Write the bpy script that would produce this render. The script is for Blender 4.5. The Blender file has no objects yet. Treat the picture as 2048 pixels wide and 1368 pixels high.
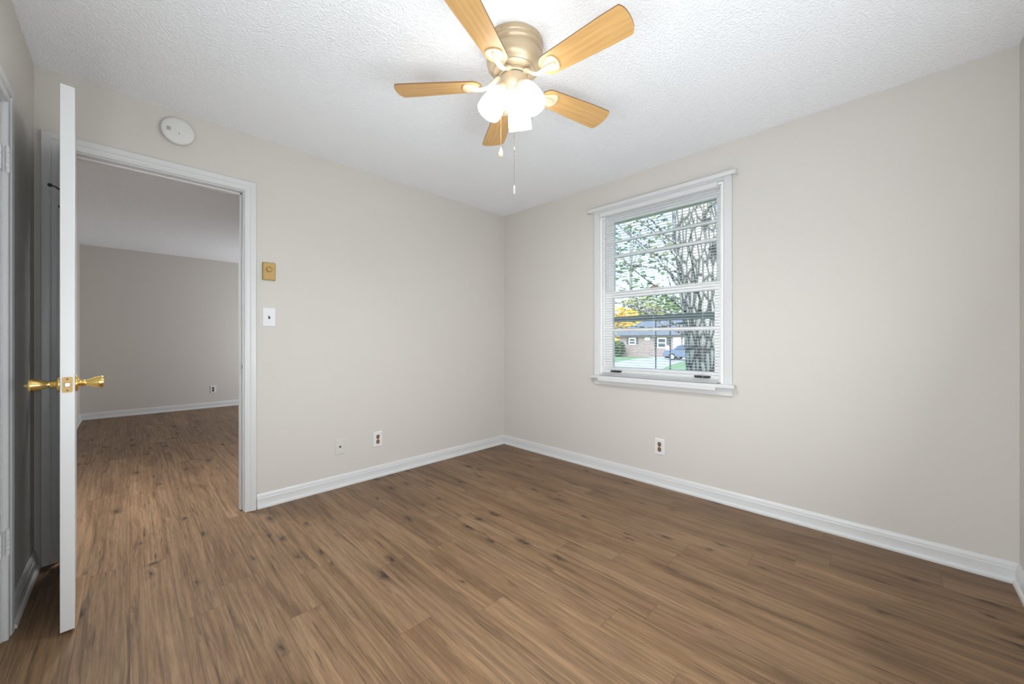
import bpy, bmesh, math, random
from mathutils import Vector, Matrix
random.seed(7)
S = bpy.context.scene
COL = S.collection
PI = math.pi
# ------------------------------------------------------------------ camera
YAW = math.radians(44.8113)
FW = Vector((math.cos(YAW), math.sin(YAW), 0)); RT = Vector((math.sin(YAW), -math.cos(YAW), 0))
CAM = Vector((-2.8396, -2.9424, 1.10)); FPX = 759.0; HOR = 682.0
cd = bpy.data.cameras.new('camera'); cd.sensor_fit = 'HORIZONTAL'; cd.sensor_width = 36
cd.lens = 36 * FPX / 2048; cd.clip_start = 0.02; cd.clip_end = 400
cd.shift_y = -(684 - HOR) / 2048
co = bpy.data.objects.new('camera', cd); COL.objects.link(co)
co.location = CAM; co.rotation_euler = (PI/2, 0, YAW - PI/2)
S.camera = co
# ------------------------------------------------------------------ colour management
S.view_settings.view_transform = 'Standard'; S.view_settings.look = 'None'
S.view_settings.gamma = 1.0; S.view_settings.use_curve_mapping = False
S.view_settings.exposure = 0.25
S.cycles.max_bounces = 10; S.cycles.diffuse_bounces = 7; S.cycles.transparent_max_bounces = 24
S.cycles.sample_clamp_indirect = 4.0; S.cycles.caustics_reflective = False; S.cycles.caustics_refractive = False
# ------------------------------------------------------------------ sky, sun, area lights
SKY, SUN = 0.60, 1.4
LAMP, BULB, HALL_WIN, HALL_FILL, SIDE_FILL, REAR_FILL = 8.5, 1000.0, 56.0, 17.0, 48.0, 44.0
W = bpy.data.worlds.new('sky'); S.world = W; W.use_nodes = True
wn = W.node_tree; wn.nodes.clear()
sk = wn.nodes.new('ShaderNodeTexSky'); sk.sky_type = 'NISHITA'; sk.sun_disc = False
sk.sun_elevation = math.radians(38); sk.sun_rotation = math.radians(250); sk.dust_density = 2.5; sk.air_density = 1.0
bg = wn.nodes.new('ShaderNodeBackground'); bg.inputs[1].default_value = SKY
wo = wn.nodes.new('ShaderNodeOutputWorld')
wn.links.new(sk.outputs[0], bg.inputs[0]); wn.links.new(bg.outputs[0], wo.inputs[0])
sl = bpy.data.lights.new('sun', 'SUN'); sl.energy = SUN; sl.angle = 0.01; sl.color = (1, .95, .86)
so = bpy.data.objects.new('sun', sl); COL.objects.link(so)
so.rotation_euler = Vector((0.75, 0.25, -0.62)).to_track_quat('-Z', 'Y').to_euler(); so.location = (-10, -5, 20)
def area(name, loc, direction, sx, sy, power, color=(1, 1, 1)):
    l = bpy.data.lights.new(name, 'AREA'); l.shape = 'RECTANGLE'; l.size = sx; l.size_y = sy
    l.energy = power; l.color = color
    o = bpy.data.objects.new(name, l); COL.objects.link(o)
    o.location = loc; o.rotation_euler = Vector(direction).to_track_quat('-Z', 'Y').to_euler()
    return o
# daylight of the next room's window (its right wall, out of the frame)
area('next_room_window_daylight', (.25, 4.0, 1.0), (-1, 0.3, 0.06), 1.3, 1.1, HALL_WIN, (.90, .95, 1))
# added fill light at the left wall beside the camera, dressed as a window
area('added_side_fill', (-3.135, -2.45, 1.27), (1, .06, 0.14), 1.6, 1.6, SIDE_FILL, (.88, .955, 1))
# added fill light on the front wall behind the camera, dressed as a window
area('added_rear_fill', (-1.95, -3.335, 1.27), (-.03, 1, 0.30), 1.9, 1.6, REAR_FILL, (.90, .965, 1))
# added unseen fill behind the door head, brightens the floor past the doorway
area('added_next_room_fill', (-2.72, .62, 2.40), (0, 0, -1), .3, .3, HALL_FILL, (.96, .98, 1)).data.spread = math.radians(100)

# ------------------------------------------------------------------ materials
def nmat(name):
    m = bpy.data.materials.new(name); m.use_nodes = True
    nt = m.node_tree; return m, nt, nt.nodes['Principled BSDF']
def N(nt, t, **kw):
    n = nt.nodes.new(t)
    for k, v in kw.items():
        if k.startswith('i_'):
            key = k[2:]; n.inputs[int(key) if key.isdigit() else key.replace('_', ' ')].default_value = v
        else: setattr(n, k, v)
    return n
def L(nt, a, b): nt.links.new(a, b)
def mat(name, col, rough=.5, metal=0, spec=.5, bump=0, bscale=200, var=0, vscale=3, coat=0, bdetail=2):
    m, nt, b = nmat(name)
    b.inputs['Base Color'].default_value = (*col, 1); b.inputs['Roughness'].default_value = rough
    b.inputs['Metallic'].default_value = metal; b.inputs['Specular IOR Level'].default_value = spec
    b.inputs['Coat Weight'].default_value = coat
    tc = N(nt, 'ShaderNodeTexCoord')
    if var:
        nz = N(nt, 'ShaderNodeTexNoise'); nz.inputs['Scale'].default_value = vscale; nz.inputs['Detail'].default_value = 4
        L(nt, tc.outputs['Object'], nz.inputs['Vector'])
        mx = N(nt, 'ShaderNodeMix', data_type='RGBA')
        mx.inputs[6].default_value = (*[c*(1-var) for c in col], 1); mx.inputs[7].default_value = (*[min(1, c*(1+var)) for c in col], 1)
        L(nt, nz.outputs['Fac'], mx.inputs[0]); L(nt, mx.outputs[2], b.inputs['Base Color'])
    if bump:
        nz = N(nt, 'ShaderNodeTexNoise'); nz.inputs['Scale'].default_value = bscale; nz.inputs['Detail'].default_value = bdetail
        L(nt, tc.outputs['Object'], nz.inputs['Vector'])
        bp = N(nt, 'ShaderNodeBump'); bp.inputs['Strength'].default_value = bump; bp.inputs['Distance'].default_value = .004
        L(nt, nz.outputs['Fac'], bp.inputs['Height']); L(nt, bp.outputs[0], b.inputs['Normal'])
    return m
def emis(name, col, s):
    m = bpy.data.materials.new(name); m.use_nodes = True; nt = m.node_tree; nt.nodes.clear()
    e = N(nt, 'ShaderNodeEmission'); e.inputs[0].default_value = (*col, 1); e.inputs[1].default_value = s
    o = N(nt, 'ShaderNodeOutputMaterial'); L(nt, e.outputs[0], o.inputs[0]); return m
M = {}
M['wall'] = mat('wall_paint', (.595, .562, .525), .6, spec=.25, bump=.12, bscale=160, bdetail=4)
M['trim'] = mat('trim_paint', (.62, .62, .62), .32, spec=.5, bump=.02, bscale=40)
M['plastic'] = mat('white_plastic', (.70, .70, .71), .35)
M['detector'] = mat('aged_white_plastic', (.66, .65, .63), .45)
M['wallplate'] = mat('painted_plate', (.60, .572, .54), .5)
M['slit'] = mat('dark_slot', (.02, .02, .02), .6)
M['brass'] = mat('polished_brass', (.86, .60, .20), .16, metal=1)
M['antbrass'] = mat('satin_brass', (.36, .235, .085), .45, metal=.6)
M['steel'] = mat('steel', (.6, .6, .6), .35, metal=1)
M['black'] = mat('black_iron', (.03, .03, .03), .45)
M['brown'] = mat('brown_socket', (.20, .10, .04), .4)
M['fanmetal'] = mat('champagne_enamel', (.52, .41, .275), .33, metal=.25, spec=.5)
M['fancream'] = mat('cream_enamel', (.70, .57, .39), .35)
M['bladeedge'] = mat('blade_edge', (.22, .11, .04), .5)
M['blind'] = mat('blind_vinyl', (.88, .88, .88), .4)
def translucent(m, f):
    nt = m.node_tree; p = nt.nodes['Principled BSDF']; o = nt.nodes['Material Output']
    t = N(nt, 'ShaderNodeBsdfTranslucent'); t.inputs[0].default_value = (.9, .9, .9, 1); x = N(nt, 'ShaderNodeMixShader'); x.inputs[0].default_value = f
    L(nt, p.outputs[0], x.inputs[1]); L(nt, t.outputs[0], x.inputs[2]); L(nt, x.outputs[0], o.inputs[0])
translucent(M['blind'], .45)
M['sash'] = mat('sash_paint', (.86, .86, .86), .35)
M['cord'] = mat('blind_cord', (.8, .8, .78), .8)
M['soffit'] = mat('soffit_paint', (.62, .55, .42), .7)
M['storm'] = mat('storm_frame', (.30, .30, .27), .5)
M['roof'] = mat('roof_shingle', (.13, .15, .18), .9, var=.2, vscale=6)
M['white_out'] = mat('exterior_white', (.75, .76, .78), .6)
M['shutter'] = mat('dark_shutter', (.06, .08, .09), .6)
M['grass'] = mat('grass', (.17, .27, .11), .95, var=.35, vscale=2.0)
M['concrete'] = mat('driveway_concrete', (.42, .42, .44), .9, var=.08, vscale=1)
M['car'] = mat('car_paint', (.06, .09, .16), .25, coat=.6)
M['tyre'] = mat('tyre_rubber', (.02, .02, .02), .8)
M['carglass'] = mat('car_glass', (.05, .07, .09), .08)
M['lamp_red'] = mat('car_lens', (.5, .05, .03), .3)
M['orn'] = mat('pale_ornament', (.75, .68, .6), .7)
M['gold'] = mat('yellow_leaves', (.78, .52, .08), .8, var=.3, vscale=1.5)
M['green'] = mat('green_leaves', (.20, .27, .13), .8, var=.4, vscale=1.5)
M['olive'] = mat('olive_leaves', (.36, .36, .17), .8, var=.4, vscale=1.5)
M['shrub'] = mat('shrub_leaves', (.06, .12, .06), .8, var=.4, vscale=4)

def ceiling_mat():
    m, nt, b = nmat('stippled_ceiling'); b.inputs['Base Color'].default_value = (.91, .93, .96, 1)
    b.inputs['Roughness'].default_value = .9; b.inputs['Specular IOR Level'].default_value = .1
    tc = N(nt, 'ShaderNodeTexCoord')
    nz = N(nt, 'ShaderNodeTexNoise'); nz.inputs['Scale'].default_value = 95; nz.inputs['Detail'].default_value = 3; nz.inputs['Roughness'].default_value = .6
    L(nt, tc.outputs['Object'], nz.inputs['Vector'])
    cr = N(nt, 'ShaderNodeValToRGB'); cr.color_ramp.elements[0].position = .4; cr.color_ramp.elements[1].position = .68
    L(nt, nz.outputs['Fac'], cr.inputs[0])
    bp = N(nt, 'ShaderNodeBump'); bp.inputs['Strength'].default_value = .55; bp.inputs['Distance'].default_value = .006
    L(nt, cr.outputs[0], bp.inputs['Height']); L(nt, bp.outputs[0], b.inputs['Normal'])
    return m
M['ceiling'] = ceiling_mat()

def floor_mat():
    m, nt, b = nmat('vinyl_plank_oak')
    tc = N(nt, 'ShaderNodeTexCoord'); sx = N(nt, 'ShaderNodeSeparateXYZ'); L(nt, tc.outputs['Object'], sx.inputs[0])
    def MA(op, a, bb=None, c=None):
        n = N(nt, 'ShaderNodeMath', operation=op)
        for i, v in enumerate((a, bb, c)):
            if v is None: continue
            if isinstance(v, (int, float)): n.inputs[i].default_value = v
            else: L(nt, v, n.inputs[i])
        return n.outputs[0]
    PW, PL = .142, 1.22
    xr = MA('DIVIDE', sx.outputs[0], PW); row = MA('FLOOR', xr); fx = MA('FRACT', xr)
    wn1 = N(nt, 'ShaderNodeTexWhiteNoise', noise_dimensions='1D'); L(nt, row, wn1.inputs['W'])
    yr = MA('ADD', MA('DIVIDE', sx.outputs[1], PL), MA('MULTIPLY', wn1.outputs[0], 7.3)); pl = MA('FLOOR', yr); fy = MA('FRACT', yr)
    cb = N(nt, 'ShaderNodeCombineXYZ'); L(nt, row, cb.inputs[0]); L(nt, pl, cb.inputs[1])
    wn2 = N(nt, 'ShaderNodeTexWhiteNoise', noise_dimensions='2D'); L(nt, cb.outputs[0], wn2.inputs['Vector'])
    rnd = wn2.outputs['Value']
    # per-plank texture space, stretched along the plank
    def space(ax, ay):
        c = N(nt, 'ShaderNodeCombineXYZ')
        L(nt, MA('MULTIPLY', sx.outputs[0], ax), c.inputs[0]); L(nt, MA('MULTIPLY', sx.outputs[1], ay), c.inputs[1])
        L(nt, MA('MULTIPLY', rnd, 37.0), c.inputs[2]); return c.outputs[0]
    def noise(vec, scale, det, rough=.6, dist=0):
        n = N(nt, 'ShaderNodeTexNoise'); n.inputs['Scale'].default_value = scale; n.inputs['Detail'].default_value = det
        n.inputs['Roughness'].default_value = rough; n.inputs['Distortion'].default_value = dist
        L(nt, vec, n.inputs['Vector']); return n.outputs['Fac']
    def ramp(f, stops):
        r = N(nt, 'ShaderNodeValToRGB'); e = r.color_ramp.elements
        while len(e) < len(stops): e.new(.5)
        for k, (p, c) in enumerate(stops): e[k].position = p; e[k].color = (*c, 1) if len(c) == 3 else c
        L(nt, f, r.inputs[0]); return r.outputs[0]
    def mixc(f, a, bb, mode='MIX'):
        x = N(nt, 'ShaderNodeMix', data_type='RGBA', blend_type=mode)
        for i, v in ((0, f), (6, a), (7, bb)):
            if isinstance(v, (int, float)): x.inputs[i].default_value = v
            elif isinstance(v, tuple): x.inputs[i].default_value = (*v, 1)
            else: L(nt, v, x.inputs[i])
        return x.outputs[2]
    broad = noise(space(8, 1.0), 1.0, 5, .62, .8)
    grain = noise(space(85, 2.0), 1.0, 6, .70, .6)
    fine = noise(space(330, 9), 1.0, 3, .7)
    base = ramp(broad, [(.30, (.175, .110, .064)), (.46, (.262, .172, .104)), (.58, (.300, .203, .127)), (.74, (.365, .262, .172))])
    col = mixc(.85, base, ramp(grain, [(.30, (.27, .27, .27)), (.48, (.49, .49, .49)), (.68, (.70, .70, .70))]), 'OVERLAY')
    col = mixc(.45, col, ramp(fine, [(.3, (.26, .26, .26)), (.7, (.72, .72, .72))]), 'OVERLAY')
    col = mixc(.30, col, ramp(rnd, [(0, (.37, .365, .36)), (.5, (.5, .49, .48)), (1, (.62, .60, .58))]), 'OVERLAY')
    # cathedral rings of flat-sawn oak
    wv = N(nt, 'ShaderNodeTexWave', wave_type='RINGS', rings_direction='Y'); wv.inputs['Scale'].default_value = 1.0
    wv.inputs['Distortion'].default_value = 7; wv.inputs['Detail'].default_value = 3; wv.inputs['Detail Scale'].default_value = .8; wv.inputs['Detail Roughness'].default_value = .6
    L(nt, space(11, .8), wv.inputs['Vector'])
    col = mixc(.30, col, ramp(wv.outputs['Fac'], [(.0, (.32, .32, .32)), (.35, (.52, .52, .52)), (1, (.58, .58, .58))]), 'OVERLAY')
    # dark cracks along the grain
    crk = noise(space(34, 1.6), 1.0, 4, .6, 1.6)
    col = mixc(ramp(crk, [(.585, (0, 0, 0)), (.65, (.42, .42, .42)), (.74, (.85, .85, .85))]), col, (.062, .040, .024))
    # pale streaks
    pal = noise(space(36, 1.5), 1.3, 5, .65, 1.0)
    col = mixc(ramp(pal, [(.60, (0, 0, 0)), (.70, (.42, .42, .42))]), col, (.46, .35, .25))
    # knots
    kn = N(nt, 'ShaderNodeTexVoronoi', voronoi_dimensions='2D'); kn.inputs['Scale'].default_value = 1.0; kn.inputs['Randomness'].default_value = 1
    wob = N(nt, 'ShaderNodeVectorMath', operation='ADD')
    nzv = N(nt, 'ShaderNodeTexNoise'); nzv.inputs['Scale'].default_value = 22; nzv.inputs['Detail'].default_value = 3
    L(nt, tc.outputs['Object'], nzv.inputs['Vector'])
    vs = N(nt, 'ShaderNodeVectorMath', operation='SCALE'); vs.inputs['Scale'].default_value = .34; L(nt, nzv.outputs['Color'], vs.inputs[0])
    k2 = N(nt, 'ShaderNodeCombineXYZ'); L(nt, MA('ADD', MA('MULTIPLY', sx.outputs[0], 9.0), MA('MULTIPLY', rnd, 91.0)), k2.inputs[0]); L(nt, MA('MULTIPLY', sx.outputs[1], 3.3), k2.inputs[1])
    L(nt, k2.outputs[0], wob.inputs[0]); L(nt, vs.outputs[0], wob.inputs[1]); L(nt, wob.outputs[0], kn.inputs['Vector'])
    sc = N(nt, 'ShaderNodeSeparateColor'); L(nt, kn.outputs['Color'], sc.inputs[0])
    kmask = ramp(MA('MULTIPLY', kn.outputs['Distance'], MA('ADD', .75, MA('MULTIPLY', sc.outputs[1], 1.5))), [(.04, (1, 1, 1)), (.10, (.6, .6, .6)), (.18, (.3, .3, .3)), (.34, (0, 0, 0))])
    kon = MA('GREATER_THAN', sc.outputs[0], .70)
    kk = MA('MULTIPLY', MA('MULTIPLY', kmask, kon), .95)
    col = mixc(kk, col, (.038, .024, .015))
    # seams
    ex = MA('MULTIPLY', MA('MINIMUM', fx, MA('SUBTRACT', 1, fx)), PW); ey = MA('MULTIPLY', MA('MINIMUM', fy, MA('SUBTRACT', 1, fy)), PL)
    edge = MA('MINIMUM', ex, ey); seam = MA('LESS_THAN', edge, .0011)
    col = mixc(MA('MULTIPLY', seam, .45), col, (.05, .03, .018))
    col = mixc(1.0, col, (.63, .565, .485), 'MULTIPLY')
    L(nt, col, b.inputs['Base Color'])
    b.inputs['Roughness'].default_value = .46; b.inputs['Specular IOR Level'].default_value = .32
    bp = N(nt, 'ShaderNodeBump'); bp.inputs['Strength'].default_value = .12; bp.inputs['Distance'].default_value = .002
    L(nt, MA('SUBTRACT', grain, MA('MULTIPLY', seam, .8)), bp.inputs['Height']); L(nt, bp.outputs[0], b.inputs['Normal'])
    return m
M['floor'] = floor_mat()

def blade_mat():
    m, nt, b = nmat('maple_blade'); tc = N(nt, 'ShaderNodeTexCoord')
    mp = N(nt, 'ShaderNodeMapping'); mp.inputs['Scale'].default_value = (5, 75, 75); L(nt, tc.outputs['Object'], mp.inputs[0])
    nz = N(nt, 'ShaderNodeTexNoise'); nz.inputs['Scale'].default_value = 1; nz.inputs['Detail'].default_value = 5; L(nt, mp.outputs[0], nz.inputs['Vector'])
    r = N(nt, 'ShaderNodeValToRGB'); r.color_ramp.elements[0].position = .3; r.color_ramp.elements[0].color = (.50, .285, .10, 1)
    r.color_ramp.elements[1].position = .7; r.color_ramp.elements[1].color = (.62, .37, .145, 1)
    L(nt, nz.outputs['Fac'], r.inputs[0]); L(nt, r.outputs[0], b.inputs['Base Color']); b.inputs['Roughness'].default_value = .4
    return m
M['blade'] = blade_mat()

def shade_mat():   # lit frosted glass
    m, nt, b = nmat('lit_frosted_glass'); b.inputs['Base Color'].default_value = (.9, .9, .9, 1); b.inputs['Roughness'].default_value = .3
    b.inputs['Emission Color'].default_value = (.94, .98, 1, 1); b.inputs['Emission Strength'].default_value = LAMP
    return m
M['shade'] = shade_mat()
M['bulb'] = emis('lit_bulb', (.94, .98, 1), BULB)

def glass_mat():
    m = bpy.data.materials.new('window_glass'); m.use_nodes = True; nt = m.node_tree; nt.nodes.clear()
    t = N(nt, 'ShaderNodeBsdfTransparent'); t.inputs[0].default_value = (.88, .96, 1, 1)
    g = N(nt, 'ShaderNodeBsdfGlossy'); g.inputs['Roughness'].default_value = .02
    fr = N(nt, 'ShaderNodeFresnel'); fr.inputs[0].default_value = 1.45
    mx = N(nt, 'ShaderNodeMixShader'); o = N(nt, 'ShaderNodeOutputMaterial')
    L(nt, fr.outputs[0], mx.inputs[0]); L(nt, t.outputs[0], mx.inputs[1]); L(nt, g.outputs[0], mx.inputs[2]); L(nt, mx.outputs[0], o.inputs[0])
    return m
M['glass'] = glass_mat()

def clear_mat():
    m, nt, b = nmat('clear_bead'); b.inputs['Base Color'].default_value = (.85, .83, .8, 1); b.inputs['Roughness'].default_value = .15
    b.inputs['Transmission Weight'].default_value = .5; return m
M['clear'] = clear_mat()

def brick_mat():
    m, nt, b = nmat('old_brick'); tc = N(nt, 'ShaderNodeTexCoord'); sp = N(nt, 'ShaderNodeSeparateXYZ'); cb = N(nt, 'ShaderNodeCombineXYZ')
    L(nt, tc.outputs['Object'], sp.inputs[0]); L(nt, sp.outputs[1], cb.inputs[0]); L(nt, sp.outputs[2], cb.inputs[1])
    br = N(nt, 'ShaderNodeTexBrick'); br.inputs['Scale'].default_value = 1; br.inputs['Brick Width'].default_value = .22; br.inputs['Row Height'].default_value = .075
    br.inputs['Mortar Size'].default_value = .008
    br.inputs['Color1'].default_value = (.19, .13, .125, 1); br.inputs['Color2'].default_value = (.26, .19, .18, 1); br.inputs['Mortar'].default_value = (.34, .32, .31, 1)
    L(nt, cb.outputs[0], br.inputs['Vector']); L(nt, br.outputs['Color'], b.inputs['Base Color']); b.inputs['Roughness'].default_value = .9
    return m
M['brick'] = brick_mat()
def bark_mat():
    m, nt, b = nmat('oak_bark'); tc = N(nt, 'ShaderNodeTexCoord'); mp = N(nt, 'ShaderNodeMapping'); mp.inputs['Scale'].default_value = (16, 16, 4.5)
    L(nt, tc.outputs['Object'], mp.inputs[0])
    v = N(nt, 'ShaderNodeTexVoronoi', feature='DISTANCE_TO_EDGE'); v.inputs['Scale'].default_value = 1; L(nt, mp.outputs[0], v.inputs['Vector'])
    r = N(nt, 'ShaderNodeValToRGB'); e = r.color_ramp.elements; e[0].position = .02; e[0].color = (.06, .055, .05, 1); e[1].position = .22; e[1].color = (.55, .52, .47, 1)
    L(nt, v.outputs[0], r.inputs[0]); L(nt, r.outputs[0], b.inputs['Base Color']); b.inputs['Roughness'].default_value = .95
    bp = N(nt, 'ShaderNodeBump'); bp.inputs['Distance'].default_value = .03; L(nt, v.outputs[0], bp.inputs['Height']); L(nt, bp.outputs[0], b.inputs['Normal'])
    return m
M['bark'] = bark_mat()

# ------------------------------------------------------------------ mesh helpers
def new(): return bmesh.new()
def add_box(bm, lo, hi, T=None):
    vs = [Vector((x, y, z)) for x in (lo[0], hi[0]) for y in (lo[1], hi[1]) for z in (lo[2], hi[2])]
    if T is not None: vs = [T @ v for v in vs]
    v = [bm.verts.new(p) for p in vs]
    for f in ((0, 1, 3, 2), (4, 6, 7, 5), (0, 4, 5, 1), (2, 3, 7, 6), (0, 2, 6, 4), (1, 5, 7, 3)): bm.faces.new([v[i] for i in f])
def add_lathe(bm, prof, seg=40, T=None, closed=True):
    rings = []
    for r, z in prof:
        if r < 1e-6: ring = [bm.verts.new(Vector((0, 0, z)) if T is None else T @ Vector((0, 0, z)))]
        else:
            ring = []
            for k in range(seg):
                a = 2*PI*k/seg; p = Vector((r*math.cos(a), r*math.sin(a), z)); ring.append(bm.verts.new(p if T is None else T @ p))
        rings.append(ring)
    for A, B in zip(rings, rings[1:]):
        if len(A) == 1 and len(B) == 1: continue
        for k in range(seg):
            k2 = (k+1) % seg
            if len(A) == 1: bm.faces.new((A[0], B[k2], B[k]))
            elif len(B) == 1: bm.faces.new((A[k], A[k2], B[0]))
            else: bm.faces.new((A[k], A[k2], B[k2], B[k]))
    if closed:
        for R_, flip in ((rings[0], True), (rings[-1], False)):
            if len(R_) > 2: bm.faces.new(R_[::-1] if flip else R_)
def add_tube(bm, pts, rad, seg=10, flat=1.0):
    pts = [Vector(p) for p in pts]; n = len(pts)
    rads = rad if isinstance(rad, (list, tuple)) else [rad]*n
    up = Vector((0, 0, 1)); rings = []
    for i, p in enumerate(pts):
        t = (pts[min(i+1, n-1)] - pts[max(i-1, 0)]).normalized()
        ref = up if abs(t.z) < .95 else Vector((1, 0, 0))
        a = t.cross(ref).normalized(); b = a.cross(t).normalized()
        rings.append([bm.verts.new(p + a*rads[i]*math.cos(2*PI*k/seg) + b*rads[i]*flat*math.sin(2*PI*k/seg)) for k in range(seg)])
    for A, B in zip(rings, rings[1:]):
        for k in range(seg): bm.faces.new((A[k], A[(k+1) % seg], B[(k+1) % seg], B[k]))
    bm.faces.new(rings[0][::-1]); bm.faces.new(rings[-1])
def add_prism(bm, outline, z0, z1, T=None, fn=None):
    def P(x, y, z):
        p = Vector((x, y, z)) if fn is None else Vector(fn(x, y, z))
        return p if T is None else T @ p
    a = [bm.verts.new(P(x, y, z0)) for x, y in outline]; b = [bm.verts.new(P(x, y, z1)) for x, y in outline]
    n = len(outline)
    bm.faces.new(a[::-1]); bm.faces.new(b)
    for k in range(n): bm.faces.new((a[k], a[(k+1) % n], b[(k+1) % n], b[k]))
def add_strip(bm, sections, cap=True):
    rings = [[bm.verts.new(Vector(p)) for p in s] for s in sections]; n = len(rings[0])
    for A, B in zip(rings, rings[1:]):
        for k in range(n): bm.faces.new((A[k], A[(k+1) % n], B[(k+1) % n], B[k]))
    if cap: bm.faces.new(rings[0][::-1]); bm.faces.new(rings[-1])
def add_ball(bm, c, r, seg=12, sc=(1, 1, 1)):
    add_lathe(bm, [(r*math.sin(PI*k/seg), -r*math.cos(PI*k/seg)) for k in range(seg+1)], seg*2, Matrix.Translation(c) @ Matrix.Diagonal((*sc, 1)))
def link(name, bm, m, parent=None, bevel=0, smooth=False, seg=2, angle=35):
    bmesh.ops.recalc_face_normals(bm, faces=bm.faces)
    me = bpy.data.meshes.new(name); bm.to_mesh(me); bm.free()
    for mm in (m if isinstance(m, (list, tuple)) else [m]): me.materials.append(M[mm] if isinstance(mm, str) else mm)
    o = bpy.data.objects.new(name, me); COL.objects.link(o)
    if smooth:
        me.polygons.foreach_set('use_smooth', [True]*len(me.polygons))
        try: me.set_sharp_from_angle(angle=math.radians(angle))
        except Exception: pass
    if bevel:
        b = o.modifiers.new('bevel', 'BEVEL'); b.width = bevel; b.segments = seg; b.limit_method = 'ANGLE'; b.angle_limit = math.radians(40)
    if parent is not None: o.parent = parent
    return o
def tag(o, label, cat, group=None, kind=None):
    o['label'] = label; o['category'] = cat
    if group: o['group'] = group
    if kind: o['kind'] = kind
    return o
def thing(name, label, cat, loc=(0, 0, 0), rot=(0, 0, 0), group=None, kind=None):
    o = bpy.data.objects.new(name, None); COL.objects.link(o); o.location = loc; o.rotation_euler = rot; o.empty_display_size = .1
    return tag(o, label, cat, group, kind)
def struct(name, bm, m, label, cat, parent=None, **kw):
    o = link(name, bm, m, parent, **kw); return tag(o, label, cat, kind='structure')
def copy_tree(o, parent=None):
    c = o.copy(); COL.objects.link(c)
    if parent is not None: c.parent = parent
    for ch in list(o.children): copy_tree(ch, c)
    return c
def ring_arc(cx, cy, r, a0, a1, n): return [(cx + r*math.cos(a0+(a1-a0)*k/n), cy + r*math.sin(a0+(a1-a0)*k/n)) for k in range(n+1)]
def rrect(w, h, r, n=5):
    o = []
    for sx_, sy_, a in ((1, 1, 0), (-1, 1, PI/2), (-1, -1, PI), (1, -1, 1.5*PI)): o += ring_arc(sx_*(w/2-r), sy_*(h/2-r), r, a, a+PI/2, n)
    return o

# ------------------------------------------------------------------ the setting
CH = 2.44; XL = -3.168; YF = -3.362; WT = .115
HXL, HXR, HY = -3.33, 0.32, 5.0
OX0, OX1, OZ = -3.077, -2.328, 2.060            # door opening, jamb faces
b = new(); add_box(b, (HXL-.1, YF-.1, -.12), (.22, WT, 0)); add_box(b, (HXL-.1, WT, -.12), (HXR+.1, HY+.1, 0))
struct('floor', b, 'floor', 'brown oak vinyl plank floor with dark knots', 'floor')
b = new(); add_box(b, (HXL-.1, YF-.1, CH), (.22, WT, CH+.15)); add_box(b, (HXL-.1, WT, CH), (HXR+.1, HY+.1, CH+.15))
struct('ceiling', b, 'ceiling', 'white stippled ceiling', 'ceiling')
JT = .018
b = new(); add_box(b, (HXL, 0, 0), (OX0-JT, WT, CH)); add_box(b, (OX1+JT, 0, 0), (.15, WT, CH)); add_box(b, (OX0-JT, 0, OZ+JT), (OX1+JT, WT, CH))
struct('wall_back', b, 'wall', 'greige painted wall with the open doorway', 'wall')
WY0, WY1, WZ0, WZ1 = -2.145, -1.19, .78, 2.185      # window opening
b = new(); add_box(b, (0, YF-.1, 0), (.15, WY0, CH)); add_box(b, (0, WY1, 0), (.15, 0, CH))
add_box(b, (0, WY0, 0), (.15, WY1, WZ0)); add_box(b, (0, WY0, WZ1), (.15, WY1, CH))
struct('wall_right', b, 'wall', 'greige painted wall with the window', 'wall')
b = new(); add_box(b, (XL-.1, YF-.1, 0), (0, YF, CH))
struct('wall_front', b, 'wall', 'greige painted wall at the right edge of the picture', 'wall')
CY0, CY1, CZ = -1.40, -.650, 1.972                # closet opening
b = new(); add_box(b, (XL-.11, YF, 0), (XL, CY0-JT, CH)); add_box(b, (XL-.11, CY1+JT, 0), (XL, 0, CH)); add_box(b, (XL-.11, CY0-JT, CZ+JT), (XL, CY1+JT, CH))
struct('wall_left', b, 'wall', 'greige painted wall behind the open door', 'wall')
b = new(); add_box(b, (HXL-.1, HY, 0), (HXR, HY+.1, CH)); struct('wall_next_room_back', b, 'wall', 'greige far wall of the next room seen through the doorway', 'wall')
b = new(); add_box(b, (HXL-.1, WT, 0), (HXL, HY, CH)); struct('wall_next_room_left', b, 'wall', 'greige left wall of the next room', 'wall')
b = new(); add_box(b, (HXR, 0, 0), (HXR+.1, HY+.1, CH)); add_box(b, (.15, 0, 0), (HXR, WT, CH)); struct('wall_next_room_right', b, 'wall', 'greige right wall of the next room', 'wall')
b = new(); add_box(b, (XL-.4, CY0-.1, 0), (XL-.36, CY1+.1, CH)); struct('wall_closet', b, 'wall', 'closet wall behind the closed closet door', 'wall')

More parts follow.
